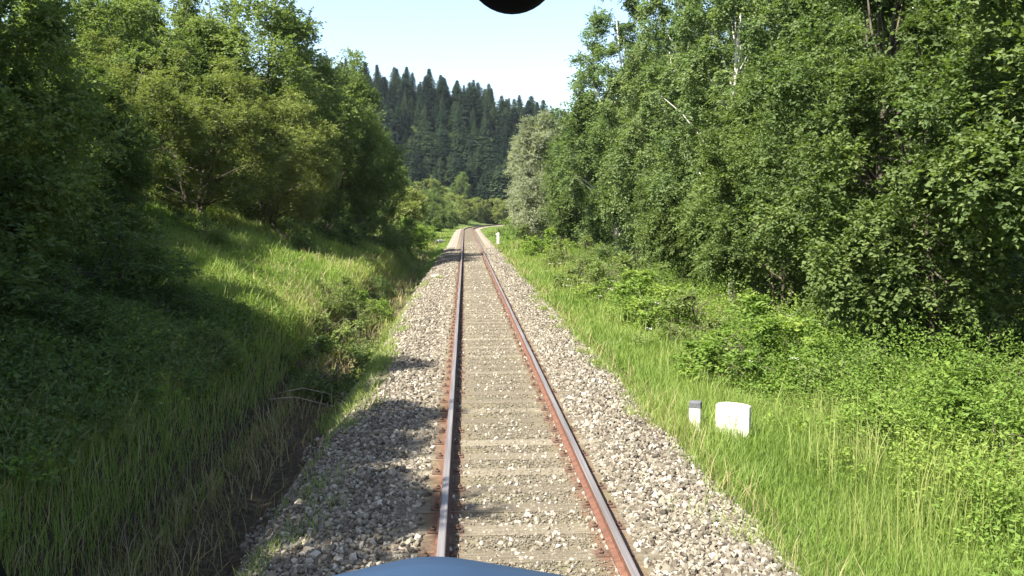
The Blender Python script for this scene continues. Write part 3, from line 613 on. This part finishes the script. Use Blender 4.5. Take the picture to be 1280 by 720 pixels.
    for k, x, y, h, sx, lab in [
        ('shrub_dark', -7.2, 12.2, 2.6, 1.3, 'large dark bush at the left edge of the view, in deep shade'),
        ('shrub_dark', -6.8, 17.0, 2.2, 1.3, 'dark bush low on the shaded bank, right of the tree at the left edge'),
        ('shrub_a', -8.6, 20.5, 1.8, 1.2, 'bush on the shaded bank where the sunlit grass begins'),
        ('shrub_dark', -5.9, 12.6, 1.5, 1.3, 'low dark bush added to darken the middle of the shaded bank, nearest the train'),  # this bush and the next are added to deepen the bank's shade
        ('shrub_dark', -5.4, 16.4, 1.2, 1.3, 'low dark bush added to darken the shaded bank above the ditch, further from the train'),
        ('shrub_a', -4.3, 14.8, 1.0, 1.1, 'low bush hanging over the bank edge above the dark ditch'),
        ('shrub_a', -3.1, 18.8, 1.9, 1.15, 'leafy bush in the ditch, nearest of those that touch the ballast'),
        ('shrub_a', -3.9, 26.0, 1.7, 0.9, 'bush on the bank edge between two ditch bushes'),
        ('shrub_b', -3.3, 31.5, 1.5, 0.9, 'lighter bush in the ditch halfway along the sunlit bank'),
        ('shrub_a', -3.2, 23.0, 2.0, 1.05, 'grey-green bush beside the ditch, next behind the nearest one'),
        ('shrub_a', -3.4, 28.5, 1.5, 0.8, 'narrow bush standing on the bank foot further along the ditch'),
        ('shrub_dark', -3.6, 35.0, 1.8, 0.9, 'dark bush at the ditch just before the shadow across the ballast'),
        ('shrub_a', -7.8, 39.0, 2.0, 1.2, 'bush on top of the sunlit bank below the olive tree'),
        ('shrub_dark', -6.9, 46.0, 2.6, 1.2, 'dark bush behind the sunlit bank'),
        ('shrub_a', -5.6, 53.0, 3.0, 1.2, 'leafy bush at the far end of the sunlit bank'),
        ('shrub_a', -4.8, 62.0, 3.4, 1.0, 'green bush left of the line beyond the sunlit bank'),
        ('shrub_b', -5.2, 74.0, 3.4, 1.1, 'lighter bush left of the line next to the far verge'),
        ('shrub_a', -5.6, 86.0, 3.6, 1.1, 'green bush at the back of the small left-hand verge'),
        ('shrub_b', -5.4, 100.0, 3.4, 1.1, 'light bush left of the line near the bend'),
        ('shrub_a', -9.0, 30.0, 1.7, 1.1, 'bush in half shade high on the left bank'),
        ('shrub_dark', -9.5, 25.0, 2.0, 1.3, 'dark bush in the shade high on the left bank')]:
        plant(k, 'bush', x, y, h, lab, 'bush', Sl, sx=sx)
    # beyond the bend: pale thicket in front of the hill
    Tg = 'bushy trees in front of the wooded hill'
    i = 0
    for x, y, k, h in [(-8, 200, 'green_far', 9), (-2, 214, 'olive_far', 9), (3.5, 236, 'olive_far', 8), (8, 238, 'olive_far', 8.5), (12.5, 240, 'olive_far', 8), (17, 236, 'green_far', 8.5), (22, 230, 'olive_far', 8), (-10, 226, 'olive_far', 10), (-17, 222, 'green_far', 10), (-24, 220, 'olive_far', 11), (27, 226, 'green_far', 9)]:
        plant(k, 'broadleaf_tree', x, y, h, 'pale bushy tree in the olive thicket at the foot of the wooded hill' if k == 'olive_far' else 'greener bushy tree in the thicket at the foot of the wooded hill', group=Tg, sx=1.15)
    plant('green_far', 'broadleaf_tree', -1.0, 256, 11, 'single lighter round-topped tree against the dark conifers', group=Tg, sx=0.75)
    # the hill of conifers
    ms = [conifer_mesh(31), conifer_mesh(32, 18, 4.4, 0.7), conifer_mesh(33, 18, 5.2, 0.55)]; rr = random.Random(5); pts = []
    tries = 0
    while len(pts) < 290 and tries < 40000:
        tries += 1; y = rr.uniform(258, 352); x = rr.uniform(-58, 48)
        if all((x - a) ** 2 + (y - b) ** 2 > 4.6 ** 2 for a, b in pts): pts.append((x, y))
    proto = None
    for x, y in pts:
        if proto is None: o = proto = link('conifer', ms[0]); tag(o, 'dark green conifer in the dense wood on the far hill', 'tree', 'conifers on the far hill')
        else: o = proto.copy(); COL.objects.link(o); o.data = ms[rr.randrange(3)]
        s = rr.uniform(0.38, 0.74); o.location = (x, y, G(x, y) - 0.3); o.rotation_euler = (rr.uniform(-.03, .03), rr.uniform(-.03, .03), rr.uniform(0, 6.28)); w = s * rr.uniform(0.95, 1.45); o.scale = (w, w, s)
    for x, y, h in [(-47, 142, 21), (-53, 150, 24), (-44, 152, 17), (-59, 146, 24), (-38, 165, 18)]:
        o = proto.copy(); COL.objects.link(o); o.data = ms[rr.randrange(3)]; o.location = (x, y, G(x, y) - 0.3); o.scale = (h / 18,) * 3; o.rotation_euler = (0, 0, rr.uniform(0, 6))
        tag(o, 'dark conifer tip showing in the gap of sky above the left bank', 'tree', 'conifers above the left bank')
    # pale leaning dead trunk at the right edge
    t = empty('dead_tree', (9.4, 12.6, G(9.4, 12.6) - 0.1)); tag(t, 'bare pale trunk leaning across the dark hollow at the right edge', 'tree')
    mb = MB(); mb.tube([(0.9, 0.3, 0), (0.55, 0.2, 1.1), (0.1, 0.1, 2.2), (-0.15, 0, 3.1), (-0.3, -0.1, 4.3)], [0.10, 0.085, 0.07, 0.055, 0.03], 9)
    link('trunk', mb.mesh('dead_trunk', [M['palebark']], True), t)
    for p in ([(0.3, 0.1, 1.75), (-0.25, -0.1, 2.2), (-0.7, -0.2, 2.35)], [(-0.1, 0, 2.9), (0.35, 0.2, 3.5), (0.5, 0.3, 4.2)]):
        b = MB(); b.tube(p, [0.035, 0.022, 0.008], 6); link('branch', b.mesh('dead_branch', [M['palebark']], True), t)

# ---------------------------------------------------------------- trackside stones and the train
def trackside():
    q = NT('whitewashed_concrete'); co = q.obj(); a = q.noise(9, 6, 0.7, co)
    c = q.ramp(a, [(0.34, (0.30, 0.28, 0.20)), (0.5, (0.56, 0.54, 0.44)), (0.8, (0.66, 0.64, 0.54))]); wh = q.finish(c, 0.8, a, 0.4, 0.01, spec=0.2)
    q = NT('bare_grey_concrete'); a = q.noise(14, 6, 0.7, q.obj()); gr = q.finish(q.ramp(a, [(0.3, (0.06, 0.06, 0.07)), (0.7, (0.14, 0.14, 0.15))]), 0.85, a, 0.5, 0.01)
    q = NT('faded_black_paint'); bk = q.finish((0.24, 0.21, 0.16), 0.7)
    def slab(mb, w, d, h, top=0.03, mi=0):      # slightly tapered slab with a shallow rounded top
        n = 8; pr = []
        for i in range(n + 1):
            t = i / n * 2 - 1; pr.append((t * w / 2 * 0.985, h - top * abs(t) ** 3))
        pr = [(-w / 2, -0.3)] + pr + [(w / 2, -0.3)]; m = len(pr)
        mb.add([(x, -d / 2, z) for x, z in pr] + [(x, d / 2, z) for x, z in pr], [tuple(range(m)), tuple(range(2 * m - 1, m - 1, -1))] + [(i, i + m, (i + 1) % m + m, (i + 1) % m) for i in range(m)], mi)
    x, y = 3.90, 12.45
    t = empty('marker_stone', (x, y, G(x, y)), R(-30)); tag(t, 'wide white marker stone with worn dark figures, in the grass right of the ballast', 'marker stone')
    mb = MB(); slab(mb, 0.50, 0.14, 0.58); o = link('slab', mb.mesh('slab', [wh]), t); bevel(o, 0.018, 2)
    def stroke(pts):
        mb = MB()
        for a, b in zip(pts, pts[1:]):
            a = Vector((a[0], 0, a[1])); b = Vector((b[0], 0, b[1])); d = (b - a).normalized(); nrm = Vector((d.z, 0, -d.x)) * 0.0055; e = d * 0.004
            vs = [a - nrm - e, b - nrm + e, b + nrm + e, a + nrm - e]
            mb.add([v + Vector((0, -0.0735, 0)) for v in vs] + [v + Vector((0, -0.069, 0)) for v in vs], [(0, 1, 2, 3), (4, 7, 6, 5), (0, 4, 5, 1), (1, 5, 6, 2), (2, 6, 7, 3), (3, 7, 4, 0)])
        return mb
    for pts in ([(-0.065, 0.37), (-0.035, 0.405), (-0.035, 0.29)], [(0.055, 0.41), (0.085, 0.39), (0.06, 0.35), (0.09, 0.32), (0.06, 0.28)]):
        link('painted_figure', stroke(pts).mesh('painted_figure', [bk]), t)
    x, y = 3.38, 12.6
    t = empty('marker_post', (x, y, G(x, y)), R(-25)); tag(t, 'narrow pale marker post with a grey top, left of the wide white stone', 'marker post')
    mb = MB(); slab(mb, 0.17, 0.13, 0.42, 0.005); o = link('post', mb.mesh('post', [wh]), t); bevel(o, 0.012, 2)
    mb = MB(); mb.box((-0.086, -0.067, 0.39), (0.086, 0.067, 0.495)); o = link('cap', mb.mesh('cap', [gr]), t); bevel(o, 0.014, 2)
    x, y = 3.25, 86.0
    t = empty('marker_post', (x, y, G(x, y)), R(-20)); tag(t, 'slim white post far along the right verge near the bend', 'marker post')
    mb = MB(); slab(mb, 0.26, 0.16, 1.25, 0.02); o = link('post', mb.mesh('post_far', [wh]), t); bevel(o, 0.015, 2)
    mb = MB(); mb.box((-0.24, -0.06, 1.02), (-0.13, 0.06, 1.16)); o = link('arm', mb.mesh('arm', [wh]), t); bevel(o, 0.01, 1)
    # a few rocks
    q = NT('pale_rock'); a = q.noise(6, 6, 0.7, q.obj()); rk = q.finish(q.ramp(a, [(0.3, (0.22, 0.20, 0.16)), (0.7, (0.55, 0.52, 0.44))]), 0.85, a, 0.6, 0.03)
    rg = np.random.default_rng(4); V0, F0 = ico()
    for x, y, s, lab in [(6.4, 20.6, 0.30, 'pale rock lying in the verge above the marker stones'), (-1.35, 41.6, 0.22, 'white stone in the shadow across the left ballast'), (-1.9, 40.6, 0.15, 'smaller grey stone beside the shadowed white stone'),
                         (-2.7, 95.0, 0.5, 'pale block beside the far left verge')]:
        V = V0 * (1 + rg.uniform(-0.25, 0.25, (12, 1))) * np.array([1.2, 0.9, 0.6]) * s
        o = link('rock', np_mesh('rock', V, F0, rk)); o.location = (x, y, max(G(x, y), -0.3 if abs(x - TC) < 2.4 else -9) + s * 0.25); o.rotation_euler = (0, 0, rg.uniform(0, 6)); tag(o, lab, 'rock')
        m = o.modifiers.new('sub', 'SUBSURF'); m.levels = m.render_levels = 1; bevel(o, s * 0.2, 2); o.modifiers.move(1, 0)
    # dead sticks lying in and over the ditch
    for x, y, l, a, lab in [(-3.2, 16.4, 1.6, -0.15, 'pale dead stick over the ditch under the nearest ditch bush'), (-3.2, 17.2, 1.1, 0.1, 'short dead stick behind the pale longer one over the ditch')]:
        z = G(x, y) + 0.28; mb = MB(); mb.tube([(-l / 2, 0, -0.1), (0, 0.06, 0.07), (l / 2, -0.04, 0.02)], [0.014, 0.012, 0.006], 6)
        o = link('stick', mb.mesh('stick', [M['palebark']], True)); o.location = (x, y, z); o.rotation_euler = (0, 0.12, a); tag(o, lab, 'stick')

def train():
    q = NT('blue_train_paint'); co = q.obj(); a = q.noise(5, 5, 0.6, co)
    blue = q.finish(q.ramp(a, [(0.3, (0.019, 0.037, 0.070)), (0.55, (0.022, 0.043, 0.080)), (0.75, (0.036, 0.050, 0.073))]), 0.75, q.noise(60, 3, 0.6, co), 0.05, 0.002, spec=0.12)
    q = NT('black_rubber'); blk = q.finish((0.0025, 0.0025, 0.003), 0.7, q.noise(80, 3, 0.5, q.obj()), 0.1, 0.002, spec=0.1)
    root = empty('train_front', (TC, 0.4, 1.0)); tag(root, 'front of the train: blue bonnet with a blunt ridge below a black-edged window', 'train')
    # bonnet: ridge above the left rail, roofs falling gently to both sides, rounded nose
    xs = np.concatenate([np.linspace(-0.87, -0.12, 9), np.linspace(-0.09, 0.09, 9), np.linspace(0.12, 1.93, 16)])
    ysn = [0.62, 0.85, 1.05, 1.20, 1.27, 1.31, 1.33, 1.335, 1.335]; drop = [0.0, 0.0, 0.0, 0.006, 0.022, 0.05, 0.10, 0.5, 1.6]
    def ridge(x):
        d = abs(x + 0.055); return 2.279 - (0.205 * (d - 0.05) + 0.005 if d > 0.05 else 2.0 * d * d) - 0.05 * max(d - 0.35, 0)
    V = []; n = len(xs)
    for y, dr in zip(ysn, drop):
        for x in xs: V.append((x - TC, y - 0.4 - 0.03 * abs(x - TC) ** 2, ridge(x) - dr - 1.0))
    m = len(ysn)
    F = [(i * n + k, i * n + k + 1, (i + 1) * n + k + 1, (i + 1) * n + k) for i in range(m - 1) for k in range(n - 1)]
    b = len(V)                                   # back wall and sides closed down to the frame
    V += [(x - TC, 0.22 - 0.03 * abs(x - TC) ** 2, -0.2) for x in xs]
    F += [(k + 1, k, b + k, b + k + 1) for k in range(n - 1)]
    F += [tuple([b] + [i * n for i in range(m)])[::-1], tuple([b + n - 1] + [i * n + n - 1 for i in range(m)])]
    mb = MB(); mb.add(V, F); o = link('bonnet', mb.mesh('bonnet', [blue], True), root)
    # rubber window surround, an upright rounded rectangle in front of the driver
    def loop(w0, w1, z0, z1, r, n=6):
        pts = []
        for cx, cz, a0 in ((w1 - r, z1 - r, 0), (w0 + r, z1 - r, 90), (w0 + r, z0 + r, 180), (w1 - r, z0 + r, 270)):
            for i in range(n + 1): t = R(a0 + 90 * i / n); pts.append((cx + r * math.cos(t), cz + r * math.sin(t)))
        return pts
    Yf = 0.55; inner = loop(-0.3085, 0.80, 2.388, 3.15, 0.20, 12); outer = loop(-0.42, 0.88, 2.30, 3.23, 0.27, 12); k = len(inner)
    # the lower left corner of the opening is cut by a longer radius
    mb = MB(); V = []
    for y in (Yf - 0.02, Yf + 0.02):
        for ring in (outer, inner): V += [(x - TC, y - 0.4, z - 1.0) for x, z in ring]
    f = []
    for i in range(k):
        j = (i + 1) % k
        f += [(i, j, k + j, k + i), (2 * k + j, 2 * k + i, 3 * k + i, 3 * k + j), (k + i, k + j, 3 * k + j, 3 * k + i), (j, i, 2 * k + i, 2 * k + j)]
    mb.add(V, f); link('window_surround', mb.mesh('window_surround', [blk]), root)
    # black suction cup stuck high on the window, its stem held by the surround
    c = cam.location + cam.rotation_euler.to_matrix() @ Vector((0, 404 / 1100 * 0.53, -0.53)); r = 0.0285
    s = empty('suction_cup', c, 0); s.rotation_euler = (R(90 + 14), 0, R(-3)); tag(s, 'round black rubber suction cup at the top of the train window, against the sky', 'suction cup')
    mb = MB(); prof = [(r, 0.0), (r, 0.004), (r * 0.86, 0.009), (r * 0.5, 0.013), (r * 0.42, 0.022), (r * 0.5, 0.024), (r * 0.5, 0.034), (r * 0.35, 0.038)]; nn = 40
    V = [(p * math.cos(2 * math.pi * i / nn), p * math.sin(2 * math.pi * i / nn), z) for p, z in prof for i in range(nn)]
    F = [(a * nn + i, a * nn + (i + 1) % nn, (a + 1) * nn + (i + 1) % nn, (a + 1) * nn + i) for a in range(len(prof) - 1) for i in range(nn)] + [tuple(range(nn))[::-1], tuple((len(prof) - 1) * nn + i for i in range(nn))]
    mb.add(V, F); link('cup', mb.mesh('cup', [blk], True), s)
    mb = MB(); mb.tube([(0, 0.01, 0.006), (0, 0.09, 0.004), (0, 0.20, 0.0)], [0.006, 0.006, 0.006], 8); link('hanger', mb.mesh('hanger', [blk], True), s)

def haze():
    mb = MB(); mb.box((-520, -60, -3), (520, 1010, 130)); q = bpy.data.materials.new('haze'); q.use_nodes = True; t = q.node_tree; t.nodes.clear()
    o = t.nodes.new('ShaderNodeOutputMaterial'); v = t.nodes.new('ShaderNodeVolumePrincipled'); v.inputs['Density'].default_value = 0.00007
    v.inputs['Color'].default_value = (0.75, 0.86, 1.0, 1); t.links.new(v.outputs[0], o.inputs['Volume'])
    tag(link('haze', mb.mesh('haze', [q])), kind='stuff')

ground()
haze()
track()
grass()
woods()
trackside()
train()
